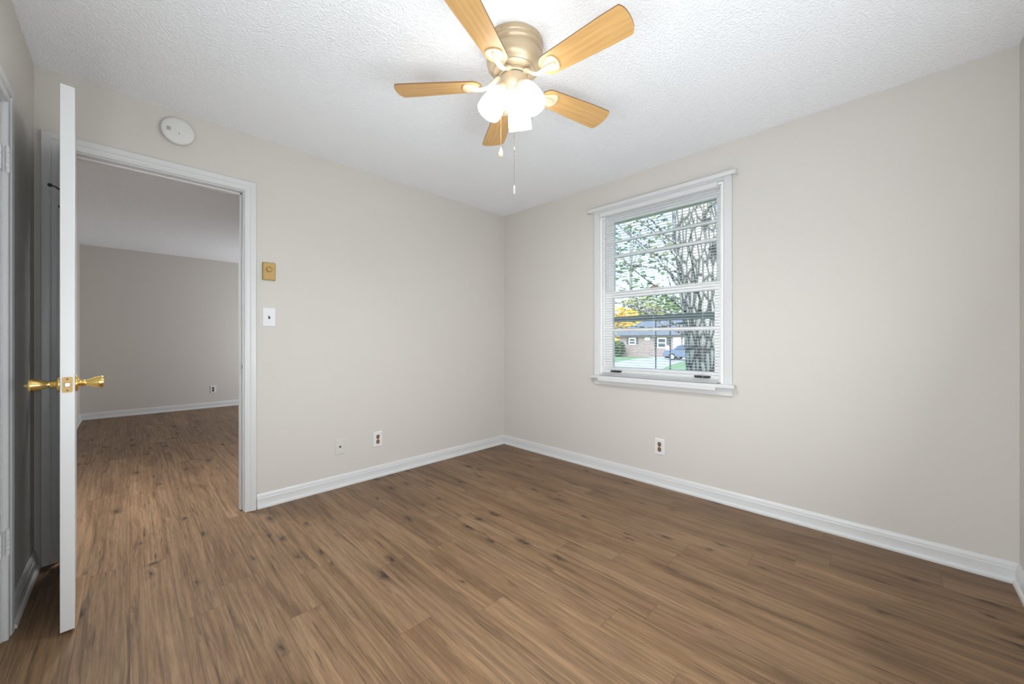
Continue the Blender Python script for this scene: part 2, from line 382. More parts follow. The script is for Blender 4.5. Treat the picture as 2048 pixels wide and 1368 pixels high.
BASE = [(0, 0), (.024, 0), (.024, .010), (.020, .018), (.0145, .021), (.0135, .024), (.0135, .062), (.0105, .067), (.0105, .078), (.006, .088), (.003, .092), (0, .092)]
def baseboard(name, p0, p1, inward, m0, m1, label):
    p0, p1, n = Vector((*p0, 0)), Vector((*p1, 0)), Vector((*inward, 0)); t = (p1-p0).normalized(); bm = new(); secs = []
    for p, mi, sg in ((p0, m0, 1), (p1, m1, -1)): secs.append([p + t*(sg*d*mi) + n*d + Vector((0, 0, z)) for d, z in BASE])
    add_strip(bm, secs); struct(name, bm, 'trim', label, 'baseboard', smooth=True, angle=25)
baseboard('baseboard_back', (OX1+.073, 0), (0, 0), (0, -1), 0, 1, 'white baseboard under the wall with the doorway')
baseboard('baseboard_right', (0, 0), (0, YF), (-1, 0), 1, 1, 'white baseboard under the window wall')
baseboard('baseboard_front', (XL, YF), (0, YF), (0, 1), 0, 1, 'white baseboard at the right edge of the picture')
baseboard('baseboard_left', (XL, CY1+.077), (XL, -.022), (1, 0), 0, 0, 'short white baseboard behind the open door')
baseboard('baseboard_next_room_back', (HXL, HY), (HXR, HY), (0, -1), 1, 1, 'white baseboard along the far wall of the next room')
baseboard('baseboard_next_room_left', (HXL, WT), (HXL, HY), (1, 0), 0, 1, 'white baseboard along the left wall of the next room')

CAS = [(.006, 0), (.006, .010), (.009, .013), (.016, .013), (.018, .011), (.034, .014), (.038, .017), (.042, .016), (.060, .019), (.066, .019), (.070, .015), (.070, 0)]
def casing(bm, a, c, zt, z0, prof, mp):
    s = []
    s.append([mp(a-u, z0, d) for u, d in prof]); s.append([mp(a-u, zt+u, d) for u, d in prof])
    s.append([mp(c+u, zt+u, d) for u, d in prof]); s.append([mp(c+u, z0, d) for u, d in prof]); add_strip(bm, s)
# doorway trim: casings both sides, jambs, stops, strike plate
tr = thing('trim_1', 'white moulded casing and jambs around the open doorway', 'door frame', (OX0, 0, 0), kind='structure')
def U(o, t):    # parent with the world place kept
    o.parent = t; o.location = Vector(o.location) - Vector(t.location); return o
b = new(); casing(b, OX0, OX1, OZ, 0, CAS, lambda x, z, d: (x, -d, z)); U(link('casing', b, 'trim', smooth=True, angle=20), tr)
b = new(); casing(b, OX0, OX1, OZ, 0, CAS, lambda x, z, d: (x, WT+d, z)); U(link('casing', b, 'trim', smooth=True, angle=20), tr)
b = new(); add_box(b, (OX0-JT, 0, 0), (OX0, WT, OZ)); add_box(b, (OX1, 0, 0.004), (OX1+JT, WT, OZ)); add_box(b, (OX0-JT, 0, OZ), (OX1+JT, WT, OZ+JT)); U(link('jamb', b, 'trim', bevel=.0015), tr)
b = new(); add_box(b, (OX0, .042, 0), (OX0+.011, .078, OZ)); add_box(b, (OX1-.011, .042, 0.004), (OX1, .078, OZ)); add_box(b, (OX0, .042, OZ-.011), (OX1, .078, OZ)); U(link('door_stop', b, 'trim', bevel=.002), tr)
b = new(); add_box(b, (OX1-.0016, .008, .90), (OX1+.0005, .036, .965)); sp_ = U(link('strike_plate', b, 'steel', bevel=.0008), tr)
b = new(); add_box(b, (OX1-.0020, .014, .92), (OX1-.0012, .028, .945)); h = U(link('latch_hole', b, 'slit'), tr); h.parent = sp_; h.location = (0, 0, 0)
# closet trim and closed closet door
tr2 = thing('trim_2', 'white moulded casing around the closet door at the left edge', 'door frame', (XL, CY1, 0), kind='structure')
b = new(); casing(b, CY0, CY1, CZ, 0, CAS, lambda y, z, d: (XL+d, y, z)); U(link('casing', b, 'trim', smooth=True, angle=20), tr2)
b = new(); add_box(b, (XL-.11, CY1, 0), (XL, CY1+JT, CZ)); add_box(b, (XL-.11, CY0-JT, 0), (XL, CY0, CZ)); add_box(b, (XL-.11, CY0-JT, CZ), (XL, CY1+JT, CZ+JT)); U(link('jamb', b, 'trim', bevel=.0015), tr2)
def hinge(parent, loc, rotz, name='hinge', leafm='trim'):
    bm = new()
    T = Matrix.Translation(loc) @ Matrix.Rotation(rotz, 4, 'Z')
    for k in range(5): add_lathe(bm, [(.0062, -.044+k*.0178), (.0062, -.044+k*.0178+.0168)], 14, T)
    add_lathe(bm, [(.004, -.05), (.0045, -.046), (.004, .046), (.0055, .047), (.0055, .05), (0, .053)], 12, T)
    add_box(bm, (.004, -.0012, -.044), (.034, .0012, .044), T)
    o = link(name, bm, leafm, smooth=True, angle=30); o.parent = parent; return o
d2 = thing('door_2', 'closed white closet door at the left edge of the picture', 'door', (XL, CY1-.003, 0), kind='structure')
b = new(); add_box(b, (-.036, -(CY1-CY0)+.006, .012), (-.001, 0, CZ-.003)); o = link('door_leaf', b, 'trim', d2, bevel=.002)
for z in (1.765, .36):
    bm = new(); T = Matrix.Translation((.011, .010, z))
    for k in range(5): add_lathe(bm, [(.0065, -.044+k*.0178), (.0065, -.044+k*.0178+.0160)], 14, T)
    add_lathe(bm, [(.0045, -.049), (.0045, .047), (.0055, .048), (.0055, .051), (0, .053)], 12, T)
    add_box(bm, (-.012, -.040, -.044), (-.009, .004, .044), T)
    link('hinge', bm, 'trim', d2, smooth=True, angle=30)
# open door
ANG = math.radians(-86.6)
d1 = thing('door_1', 'open white flush door seen edge on, swung into the room', 'door', (OX0+.001, -.008, 0), (0, 0, ANG), kind='structure')
DW = .752
b = new(); add_box(b, (.004, .008, .013), (DW, .045, 2.059)); leaf = link('door_leaf', b, 'trim', d1, bevel=.0018)
KX, KZ, YA, YB = DW-.062, .936, .008, .045
def knob(sgn, y0, tip):
    T = Matrix.Translation((KX, y0, KZ)) @ Matrix.Rotation(-sgn*PI/2, 4, 'X')   # local +z leaves the leaf
    bm = new()
    prof = [(.0, 0), (.031, 0), (.032, .003), (.030, .007), (.022, .010), (.014, .012), (.0125, .016), (.0145, .019), (.0125, .022), (.0108, .026), (.0115, .030),
            (.0150, .038), (.0195, .048), (.0225, .058), (.0240, .066), (.0245, .072), (.0235, .075), (.0215, .0755), (.0205, .074)]
    prof += [(.010, .0765), (.0055, .079), (.0045, .083), (.0, .089)] if tip else [(.012, .0760), (0, .0768)]
    add_lathe(bm, prof, 40, T); return link('door_knob', bm, 'brass', d1, smooth=True, angle=50)
knob(-1, YA, True); knob(1, YB, False)
ym = (YA+YB)/2
b = new(); add_prism(b, rrect(.026, .058, .005), 0, .0018, Matrix.Translation((DW-.0004, ym, KZ)) @ Matrix(((0, 0, 1, 0), (1, 0, 0, 0), (0, 1, 0, 0), (0, 0, 0, 1))))
lp = link('latch_plate', b, 'antbrass', d1)
b = new(); add_prism(b, [(-.007, -.008), (.007, -.008), (.007, .008), (-.007, .008)], 0, .009, Matrix.Translation((DW, ym, KZ)) @ Matrix(((0, 0, 1, 0), (1, 0, 0, 0), (0, 1, 0, 0), (0, 0, 0, 1))), )
link('latch_bolt', b, 'steel', lp, bevel=.002)
for dz in (-.021, .021):
    b = new(); add_lathe(b, [(0, 0), (.0036, 0), (.003, .0012), (0, .0015)], 12, Matrix.Translation((DW+.0013, ym, KZ+dz)) @ Matrix.Rotation(PI/2, 4, 'Y')); link('screw', b, 'brown', lp)
for z in (1.82, 1.05, .24): hinge(d1, (.0, .0, z), 0)
# black coat hook on the back of the door
HX, HZ = .30, 1.785
b = new(); add_box(b, (HX-.011, YA-.003, HZ-.10), (HX+.011, YA+.0005, HZ+.02)); hk = link('coat_hook', b, 'black', d1, bevel=.002)
b = new(); add_tube(b, [(HX, YA-.002, HZ-.012), (HX, YA-.012, HZ-.006), (HX, YA-.024, HZ+.002), (HX, YA-.034, HZ+.004)], [.0048, .0042, .0036, .0036], 10); add_ball(b, (HX, YA-.039, HZ+.005), .008, 8); link('hook_arm', b, 'black', hk, smooth=True)
b = new(); add_tube(b, [(HX, YA-.002, HZ-.085), (HX, YA-.008, HZ-.090), (HX, YA-.012, HZ-.086), (HX, YA-.013, HZ-.078)], [.004, .0038, .0036, .0034], 10); link('hook_arm', b, 'black', hk, smooth=True)

# ------------------------------------------------------------------ window
w = thing('window_1', 'white double hung window in the right wall', 'window', (0, (WY0+WY1)/2, WZ0), kind='structure')
CASW = [(.004, 0), (.004, .012), (.008, .015), (.050, .019), (.055, .016), (.055, 0)]
b = new(); casing(b, WY0, WY1, WZ1, .806, CASW, lambda y, z, d: (-d, y, z)); U(link('casing', b, 'trim', smooth=True, angle=20), w)
b = new(); add_box(b, (-.052, -2.222, .784), (0, -1.112, .808)); add_box(b, (0, WY0, .784), (.15, WY1, .808)); U(link('stool', b, 'trim', bevel=.004), w)
b = new(); add_box(b, (-.016, -2.203, .730), (0, -1.137, .784)); U(link('apron', b, 'trim', bevel=.002), w)
b = new(); add_box(b, (0, WY0, .808), (.15, WY0+.012, WZ1)); add_box(b, (0, WY1-.012, .808), (.15, WY1, WZ1)); add_box(b, (0, WY0+.012, WZ1-.012), (.15, WY1-.012, WZ1)); U(link('jamb', b, 'sash'), w)
b = new()
for s0, s1 in ((.028, .036), (.0745, .0795)):
    add_box(b, (s0, WY0+.012, .808), (s1, WY0+.028, WZ1-.012)); add_box(b, (s0, WY1-.028, .808), (s1, WY1-.012, WZ1-.012))
U(link('parting_stop', b, 'sash'), w)
def sash(name, x0, x1, z0, z1, gy0, gy1, gz0, gz1):
    bm = new(); y0, y1 = WY0+.014, WY1-.014
    add_box(bm, (x0, y0, z0), (x1, gy0, z1)); add_box(bm, (x0, gy1, z0), (x1, y1, z1)); add_box(bm, (x0, gy0, z0), (x1, gy1, gz0)); add_box(bm, (x0, gy0, gz1), (x1, gy1, z1))
    o = U(link(name, bm, 'sash', bevel=.002), w)
    bm = new(); xm = (x0+x1)/2+.006; add_box(bm, (xm-.0015, gy0-.004, gz0-.004), (xm+.0015, gy1+.004, gz1+.004)); g = link('pane', bm, 'glass', o)
    return o, x0, gy0, gy1
def muntin(o, x0, y0, y1, z, h):
    bm = new(); add_box(bm, (x0+.004, y0-.002, z-h/2), (x0+.030, y1+.002, z+h/2)); link('muntin', bm, 'sash', o, bevel=.002)
lo = sash('lower_sash', .037, .072, .809, 1.515, -2.078, -1.285, .884, 1.458); muntin(lo[0], lo[1], lo[2], lo[3], 1.19, .030)
up = sash('upper_sash', .081, .112, 1.462, 2.172, -2.078, -1.272, 1.523, 2.112); muntin(up[0], up[1], up[2], up[3], 1.948, .018); muntin(up[0], up[1], up[2], up[3], 1.820, .026)
b = new(); add_box(b, (.040, -1.675, 1.515), (.068, -1.617, 1.520)); add_tube(b, [(.054, -1.672, 1.528), (.050, -1.646, 1.529), (.046, -1.62, 1.527)], [.006, .009, .006], 10); add_lathe(b, [(.012, 1.519), (.012, 1.532), (.008, 1.536), (0, 1.537)], 16, Matrix.Translation((.054, -1.648, 0)))
lk = link('sash_lock', b, 'antbrass', smooth=True); lk.parent = lo[0]
for yc, ww in ((-1.318, .10), (-1.998, .11)):
    b = new(); add_box(b, (.0345, yc-ww/2, .841), (.0375, yc+ww/2, .853)); add_tube(b, [(.034, yc-ww/2+.004, .845), (.018, yc-ww/2+.012, .842), (.014, yc, .842), (.018, yc+ww/2-.012, .842), (.034, yc+ww/2-.004, .845)], .0042, 8)
    lf = link('sash_lift', b, 'black', smooth=True); lf.parent = lo[0]
st = new()
add_box(st, (.128, WY0+.012, 1.262), (.146, WY1-.012, 1.308))
for yc in (-1.614, -1.730): add_box(st, (.132, yc-.0045, .808), (.138, yc+.0045, 1.265))
add_box(st, (.128, WY0+.012, .808), (.146, WY0+.040, WZ1-.012)); add_box(st, (.128, WY1-.040, .808), (.146, WY1-.012, WZ1-.012)); add_box(st, (.128, WY0+.012, .808), (.146, WY1-.012, .838)); add_box(st, (.128, WY0+.012, WZ1-.05), (.146, WY1-.012, WZ1-.012))
U(link('storm_window_frame', st, 'storm', bevel=.001), w)

# added window dressing around the side fill light: casing, stool, sash bars
w2 = thing('added_window_side', 'added wide white window frame around a fill light on the left wall beside the camera', 'window', (XL, -2.45, .42), kind='structure')
b = new(); casing(b, -3.27, -1.63, 2.09, .46, CASW, lambda y, z, d: (XL+d, y, z)); U(link('casing', b, 'trim'), w2)
b = new(); add_box(b, (XL, -3.335, .42), (XL+.045, -1.56, .46)); U(link('stool', b, 'trim'), w2)
b = new(); add_box(b, (XL, -3.27, .46), (XL+.006, -1.63, 2.09)); U(link('pane', b, 'trim'), w2)  # solid white panel behind the added fill light, no opening
b = new()
for q in (-3.25, -2.45, -1.65): add_box(b, (XL+.006, q-.02, .46), (XL+.022, q+.02, 2.09))
U(link('sash_frame', b, 'trim'), w2)
w3 = thing('added_window_rear', 'added wide white window frame around a fill light on the front wall behind the camera', 'window', (-1.95, YF, .42), kind='structure')  # added window dressing around the rear fill light
b = new(); casing(b, -2.91, -.99, 2.09, .46, CASW, lambda x, z, d: (x, YF+d, z)); U(link('casing', b, 'trim'), w3)
b = new(); add_box(b, (-2.985, YF, .42), (-.91, YF+.045, .46)); U(link('stool', b, 'trim'), w3)
b = new(); add_box(b, (-2.91, YF, .46), (-.99, YF+.006, 2.09)); U(link('pane', b, 'trim'), w3)  # solid white panel behind the added rear fill, no opening
b = new()
for q in (-2.89, -1.95, -1.01): add_box(b, (q-.02, YF+.006, .46), (q+.02, YF+.022, 2.09))
U(link('sash_frame', b, 'trim'), w3)
# blind
bl = thing('window_blind', 'white horizontal mini blind lowered over the window, slats open', 'blind', (.012, -1.655, WZ0))
BY0, BY1 = -2.112, -1.200
b = new(); add_box(b, (-.030, BY0, 2.150), (.004, BY1, 2.184)); U(link('headrail', b, 'blind', bevel=.002), bl)
b = new(); pitch = .0212; z = 2.132; nS = 0
def slat(bm, xc, zc, wid, til, y0, y1):
    secs = []
    prof = []
    for k in range(5):
        u = (k/4-.5)*wid; prof.append((u, .0022*(1-(2*u/wid)**2)))
    ca, sa = math.cos(til), math.sin(til); pr = [(xc+u*ca-v*sa, zc+u*sa+v*ca) for u, v in prof]
    pr += [(x, zz-.0007) for x, zz in pr[::-1]]
    add_strip(bm, [[(x, y0, zz) for x, zz in pr], [(x, y1, zz) for x, zz in pr]])
while z > .842: slat(b, .012, z, .021, math.radians(2), BY0, BY1); z -= pitch
for k, (xc, zc, t_) in enumerate(((.008, .833, 4), (.002, .826, 2), (-.008, .820, 0), (-.018, .816, 0), (-.030, .8135, 0))): slat(b, xc, zc, .025, math.radians(t_), BY0, BY1)
U(link('slats', b, 'blind', smooth=True, angle=40), bl)
b = new()
for yc in (-1.30, -1.655, -2.01):
    for xx in (-.0012, .0252): add_tube(b, [(xx, yc, 2.147), (xx, yc, .835)], .0006, 5)
U(link('ladder_cord', b, 'cord'), bl)
b = new(); add_box(b, (-.0665, BY0, .766), (-.0535, BY1, .787)); U(link('bottom_rail', b, 'blind', bevel=.003), bl)

# curtain rod
cr_ = thing('curtain_rod', 'flat white curtain rod with curved ends above the window blind', 'curtain rod', (0, -1.66, 2.207))
ry0, ry1, px_, rz = -2.232, -1.092, -.064, 2.209
path = [(-.004, ry0)] + [(px_+.022 - .022*math.sin(a), ry0+.022-.022*math.cos(a)) for a in [k*PI/2/6 for k in range(7)]]
path += [(px_+.022-.022*math.cos(a), ry1-.022+.022*math.sin(a)) for a in [k*PI/2/6 for k in range(7)]] + [(-.004, ry1)]
b = new(); secs = []
for i, (x, y) in enumerate(path):
    q0, q1 = path[max(0, i-1)], path[min(len(path)-1, i+1)]; t_ = Vector((q1[0]-q0[0], q1[1]-q0[1])).normalized(); n_ = Vector((-t_.y, t_.x))
    hh = .0135
    prof = [(-.003, -hh), (.001, -hh), (.003, -hh+.003), (.003, -.003), (.0015, 0), (.003, .003), (.003, hh-.003), (.001, hh), (-.003, hh)]
    secs.append([(x+n_.x*d, y+n_.y*d, rz+zz) for d, zz in prof])
add_strip(b, secs); U(link('rod', b, 'trim', smooth=True, angle=40), cr_)
for yc in (ry0-.001, ry1+.001):
    b = new(); add_box(b, (-.004, yc-.008, rz-.022), (0, yc+.008, rz+.018)); add_box(b, (-.03, yc-.0015, rz-.008), (-.003, yc+.0015, rz+.008)); U(link('bracket', b, 'trim'), cr_)
for yc in (ry0+.02, ry1-.02):
    b = new(); add_lathe(b, [(.0045, 0), (.0045, .006), (.003, .007), (0, .007)], 12, Matrix.Translation((-.055, yc, rz-.018)) @ Matrix.Rotation(0, 4, 'X')); U(link('set_screw', b, 'steel'), cr_)

# ------------------------------------------------------------------ wall plates
def plate_axes(wall):
    # local x along the wall, y up, z out of the wall
    if wall == 'back': return Matrix(((1, 0, 0, 0), (0, 0, -1, 0), (0, 1, 0, 0), (0, 0, 0, 1)))
    return Matrix(((0, 0, -1, 0), (-1, 0, 0, 0), (0, 1, 0, 0), (0, 0, 0, 1)))
def plate(name, label, cat, pos, wall, wd, ht, m, group=None):
    r = thing(name, label, cat, pos, group=group); r.rotation_euler = plate_axes(wall).to_euler()
    bm = new(); o1 = rrect(wd, ht, .004, 4); o2 = rrect(wd-.008, ht-.008, .003, 4)
    add_strip(bm, [[(x, y, 0) for x, y in o1], [(x, y, .003) for x, y in o1], [(x, y, .0055) for x, y in o2]]); link('face_plate', bm, m, r); return r
def screw(par, x, y, z, m='plastic'):
    bm = new(); add_lathe(bm, [(0, 0), (.0033, 0), (.0028, .001), (0, .0013)], 14, Matrix.Translation((x, y, z))); link('screw', bm, m, par)
def outlet(label, pos, wall, m='brown'):
    r = plate('wall_outlet', label, 'outlet', pos, wall, .074, .122, 'plastic', 'duplex wall outlets')
    for yy in (.0196, -.0196):
        bm = new(); ol = ring_arc(0, yy, .0172, math.radians(38), math.radians(142), 10) + ring_arc(0, yy, .0172, math.radians(218), math.radians(322), 10)
        add_prism(bm, ol, .004, .0066); s_ = link('socket', bm, m, r)
        for xx in (-.0063, .0063):
            bm = new(); add_box(bm, (xx-.0013, yy+.001, .0062), (xx+.0013, yy+.009, .0069)); link('slot', bm, 'slit' if m == 'brown' else 'slit', s_)
        bm = new(); add_lathe(bm, [(0, .0062), (.0027, .0062), (.0027, .0069), (0, .0069)], 12, Matrix.Translation((0, yy-.0075, 0))); link('ground_hole', bm, 'slit', s_)
        bm = new(); add_box(bm, (-.0028, yy-.003, .0064), (.0028, yy+.010, .0068)); link('contact_bridge', bm, 'antbrass', s_)
    screw(r, 0, 0, .0055, 'brass'); return r
outlet('white outlet with two brown sockets low on the doorway wall, right of the blank plate', (-1.424, 0, .305), 'back')
outlet('white outlet with two brown sockets low on the window wall, below the window', (0, -1.705, .296), 'right')
outlet('small white outlet on the far wall of the next room, seen through the doorway', (-1.87, HY, .30), 'back', 'slit')
r = plate('cable_plate', 'wall coloured cover plate with a small dark jack, left of the outlet', 'wall plate', (-1.722, 0, .302), 'back', .072, .115, 'wallplate')
b = new(); add_box(b, (-.0075, -.006, .0050), (.0075, .006, .0064)); link('jack', b, 'slit', r); screw(r, 0, .042, .0055, 'wallplate'); screw(r, 0, -.042, .0055, 'wallplate')
r = plate('light_switch', 'white toggle light switch plate beside the doorway', 'light switch', (-2.184, 0, 1.260), 'back', .076, .124, 'plastic')
b = new(); add_box(b, (-.0055, -.0125, .005), (.0055, .0125, .0063)); cl = link('toggle_slot', b, 'slit', r)
b = new(); add_prism(b, [(-.0042, 0), (.0042, 0), (.0042, .008), (-.0042, .008)], .004, .015, Matrix.Rotation(math.radians(-22), 4, 'X')); link('toggle', b, 'plastic', r, bevel=.001)
screw(r, 0, .03, .0055); screw(r, 0, -.03, .0055)
# brass fan / dimmer control
r = thing('dimmer_control', 'square brass dimmer plate with a round knob above the light switch', 'dimmer', (-2.186, 0, 1.564)); r.rotation_euler = plate_axes('back').to_euler()
b = new(); add_prism(b, rrect(.074, .117, .003, 3), 0, .016); link('face_plate', b, 'antbrass', r, bevel=.003)
b = new(); o1 = rrect(.060, .103, .002, 3); o2 = rrect(.057, .100, .002, 3); add_strip(b, [[(x, y, .0155) for x, y in o1], [(x, y, .0166) for x, y in o2]]); link('face_inset', b, 'antbrass', r)
b = new(); add_lathe(b, [(0, .016), (.017, .016), (.0165, .026), (.0145, .0275), (.012, .028), (0, .0285)], 32, Matrix.Translation((.0, .012, 0))); link('knob', b, 'antbrass', r, smooth=True)
# smoke detector
r = thing('smoke_detector', 'round white smoke detector on the wall above the doorway', 'smoke detector', (-2.644, 0, 2.312)); r.rotation_euler = plate_axes('back').to_euler()
b = new(); add_lathe(b, [(0, 0), (.070, 0), (.072, .004), (.072, .012), (.069, .013)], 56); link('mounting_base', b, 'detector', r, smooth=True, angle=30)
b = new(); add_lathe(b, [(.064, .010), (.0655, .016), (.0745, .019), (.076, .024), (.0735, .032), (.068, .0365), (.050, .0385), (0, .0395)], 56); link('cover', b, 'detector', r, smooth=True, angle=40)
b = new()
for k in range(3): add_box(b, (-.049+k*.0065, -.012, .0375), (-.0465+k*.0065, .010, .0392))
link('sounder_vent', b, 'slit', r)
b = new(); add_lathe(b, [(.0135, .038), (.0135, .0412), (.011, .0420), (0, .0423)], 28, Matrix.Translation((.004, .006, 0))); link('test_button', b, 'detector', r, smooth=True)
b = new(); add_box(b, (.003, -.019, .038), (.006, -.013, .0402)); link('indicator_light', b, 'slit', r)
# small nail hole in the window wall
b = new(); add_lathe(b, [(0, 0), (.0022, 0), (.0018, .0015), (0, .002)], 10, Matrix.Translation((0, -2.592, 1.226)) @ Matrix.Rotation(-PI/2, 4, 'Y')); tag(link('nail', b, 'steel'), 'tiny nail head left in the bare wall right of the window', 'nail')

# ------------------------------------------------------------------ ceiling fan
FC = Vector((-1.613, -1.738, 0))
fan = thing('ceiling_fan', 'five blade ceiling fan with three lit glass shades', 'ceiling fan', (FC.x, FC.y, CH))
def zz(z): return z - CH
b = new()
add_lathe(b, [(0, 0), (.128, 0), (.1295, -.006), (.129, -.022), (.126, -.026), (.1285, -.032), (.1285, -.042), (.123, -.047), (.121, -.052), (.124, -.060), (.1255, -.072), (.1245, -.088),
              (.120, -.102), (.110, -.114), (.099, -.121), (.096, -.1225), (.096, -.127), (.0905, -.1335), (.084, -.136), (0, -.136)], 64)
hs = link('motor_housing', b, 'fanmetal', fan, smooth=True, angle=28)
for k in range(4):
    a = math.radians(20+k*90); b = new(); add_lathe(b, [(.0045, 0), (.0045, .003), (.003, .0045), (0, .005)], 12, Matrix.Translation((.1285*math.cos(a), .1285*math.sin(a), -.014)) @ Matrix.Rotation(a, 4, 'Z') @ Matrix.Rotation(PI/2, 4, 'Y')); link('screw', b, 'fanmetal', hs, smooth=True)
b = new(); add_lathe(b, [(0, -.134), (.069, -.134), (.070, -.137), (.070, -.150), (.067, -.153), (0, -.153)], 48); link('flywheel', b, 'fanmetal', fan, smooth=True, angle=30)
b = new(); add_lathe(b, [(0, -.152), (.060, -.152), (.060, -.1565), (0, -.1565)], 40); link('shadow_gap_ring', b, 'black', fan)  # black disc paints the shadow gap between flywheel and switch housing
b = new(); add_lathe(b, [(0, -.156), (.062, -.156), (.0635, -.158), (.0635, -.185), (.060, -.196), (.052, -.208), (.044, -.222), (.040, -.234), (.030, -.242), (.018, -.246), (.012, -.252), (.006, -.257), (0, -.258)], 48)
sw = link('switch_housing', b, 'fanmetal', fan, smooth=True, angle=35)
# blades
ZB = -.178; PIT = math.radians(-11)
def make_blade():
    R0, R1, W0, W1 = .150, .548, .050, .0645
    ol = []
    ol += [(R0+.045*(1-math.cos(a)), -W0*math.sin(a)) for a in [k*PI/2/8 for k in range(9)]]       # rounded root
    ol += [(R0+.30, -W1+.001), (R1-.022, -W1)]
    ol += [(R1-.022+.012*math.sin(a), -W1+.012-.012*math.cos(a)) for a in [k*PI/2*.8/3 for k in range(1, 4)]]
    ol += [(R1-.010+.012*math.cos(t), (W1-.014)*math.sin(t)) for t in [(-1+k/4)*PI/2*.9 for k in range(1, 8)]]
    ol += [(R1-.022+.012*math.sin(a), W1-.012+.012*math.cos(a)) for a in [k*PI/2*.8/3 for k in range(3, 0, -1)]]
    ol += [(R1-.022, W1), (R0+.30, W1-.001)]
    ol += [(R0+.045*(1-math.cos(a)), W0*math.sin(a)) for a in [k*PI/2/8 for k in range(8, 0, -1)]]
    bm = new(); T = Matrix.Translation((0, 0, ZB)) @ Matrix.Rotation(PIT, 4, 'X'); add_prism(bm, ol, -.0030, .0030, T)
    for f in bm.faces:
        if len(f.verts) == 4: f.material_index = 1
    o = link('blade', bm, ['blade', 'bladeedge'], fan)
    # arm: shield plate under the blade, S-shaped neck to the flywheel
    bm = new(); sh = []
    for t in range(0, 13):
        a = t/12*PI; sh.append((.212+.036*math.sin(a)**.8 if 0 < t < 12 else .212, .037*math.cos(a)))
    sh = [(.160, .013), (.185, .026), (.205, .036)] + [(.215+.022*math.sin(t/8*PI), .037*math.cos(t/8*PI)) for t in range(9)] + [(.205, -.036), (.185, -.026), (.160, -.013)]
    add_prism(bm, sh, -.0085, -.0030, T)
    arm = link('blade_arm', bm, 'fancream', o, bevel=.002)
    bm = new(); pts = [T @ Vector((.222, 0, -.0095)), T @ Vector((.195, 0, -.0115)), T @ Vector((.168, 0, -.0135)), Vector((.140, 0, ZB-.014)), Vector((.118, 0, ZB-.006)), Vector((.098, 0, ZB+.010)), Vector((.080, 0, ZB+.026)), Vector((.060, 0, ZB+.032))]
    add_tube(bm, pts, [.006, .012, .0125, .0115, .011, .0125, .0155, .017], 12, .62); nk = link('arm_neck', bm, 'fancream', arm, smooth=True)
    return o
bl0 = make_blade(); PH = 130.0
for k in range(5):
    o = bl0 if k == 0 else copy_tree(bl0, fan)
    o.rotation_euler = (0, 0, math.radians(PH - 72*k))
# lamps
def make_lamp():
    TL = math.radians(30)
    # local frame: +x is outward, lamp axis leaves downward and outward
    org = Vector((.050, 0, -.203)); ax = Vector((math.sin(TL), 0, -math.cos(TL)))
    T = Matrix.Translation(org) @ Vector((0, 0, 1)).rotation_difference(ax).to_matrix().to_4x4()
    bm = new(); add_lathe(bm, [(0, -.014), (.022, -.012), (.027, -.002), (.029, .012), (.0335, .016), (.0345, .028), (.033, .030), (0, .030)], 32, T)
    hold = link('lamp_holder', bm, 'fancream', fan, smooth=True, angle=35)
    s0 = .026
    P_ = [(.0335, 0), (.040, .006), (.0445, .016), (.0485, .034), (.0520, .056), (.0545, .080), (.0550, .100), (.0540, .112)]
    outer = [(r, s0+z) for r, z in P_]; inner = [(r-.003, s0+z) for r, z in P_[::-1]]
    bm = new(); add_lathe(bm, outer + [(.0525, s0+.1135)] + inner, 40, T, closed=False)
    shd = link('lamp_shade', bm, 'shade', hold, smooth=True, angle=60)
    bm = new(); add_lathe(bm, [(.013, .026), (.013, .046), (.018, .056), (.0255, .074), (.0275, .088), (.0245, .102), (.016, .111), (0, .1145)], 28, T); link('bulb', bm, 'bulb', shd, smooth=True, angle=60)
    return hold
lp0 = make_lamp()
for k, az in enumerate((30, 150, -90)):
    o = lp0 if k == 0 else copy_tree(lp0, fan); o.rotation_euler = (0, 0, math.radians(az))
def chain(name, x, y, z0, z1, m, beadr, step):
    bm = new(); z = z0
    while z > z1: add_ball(bm, (x, y, z), beadr, 3); z -= step
    add_tube(bm, [(x, y, z0), (x, y, z1)], .0005, 5)
    return link(name, bm, m, fan, smooth=True)
f1 = -FW*.048
c1 = chain('pull_chain', f1.x, f1.y, zz(2.236), zz(1.785), 'antbrass', .0013, .0042)
b = new(); add_lathe(b, [(0, 0), (.002, -.001), (.0035, -.008), (.0038, -.030), (.0025, -.040), (0, -.042)], 12, Matrix.Translation((f1.x, f1.y, zz(1.786)))); link('pendant', b, 'clear', c1, smooth=True)
b = new(); add_lathe(b, [(0, 0), (.0025, -.001), (.0032, -.008), (.0025, -.015), (0, -.016)], 12, Matrix.Translation((f1.x, f1.y, zz(1.955)))); link('connector', b, 'clear', c1, smooth=True)
b = new(); add_ball(b, (f1.x, f1.y, zz(2.238)), .0055, 6); link('grommet', b, 'antbrass', c1, smooth=True)
f2 = -RT*.060
c2 = chain('pull_chain', f2.x, f2.y, zz(2.25), zz(1.975), 'antbrass', .0016, .0042)
b = new(); add_lathe(b, [(0, .002), (.0025, 0), (.003, -.004), (.0085, -.020), (.0105, -.030), (.009, -.038), (.005, -.042), (0, -.043)], 20, Matrix.Translation((f2.x, f2.y, zz(1.976)))); link('pendant', b, 'fancream', c2, smooth=True)

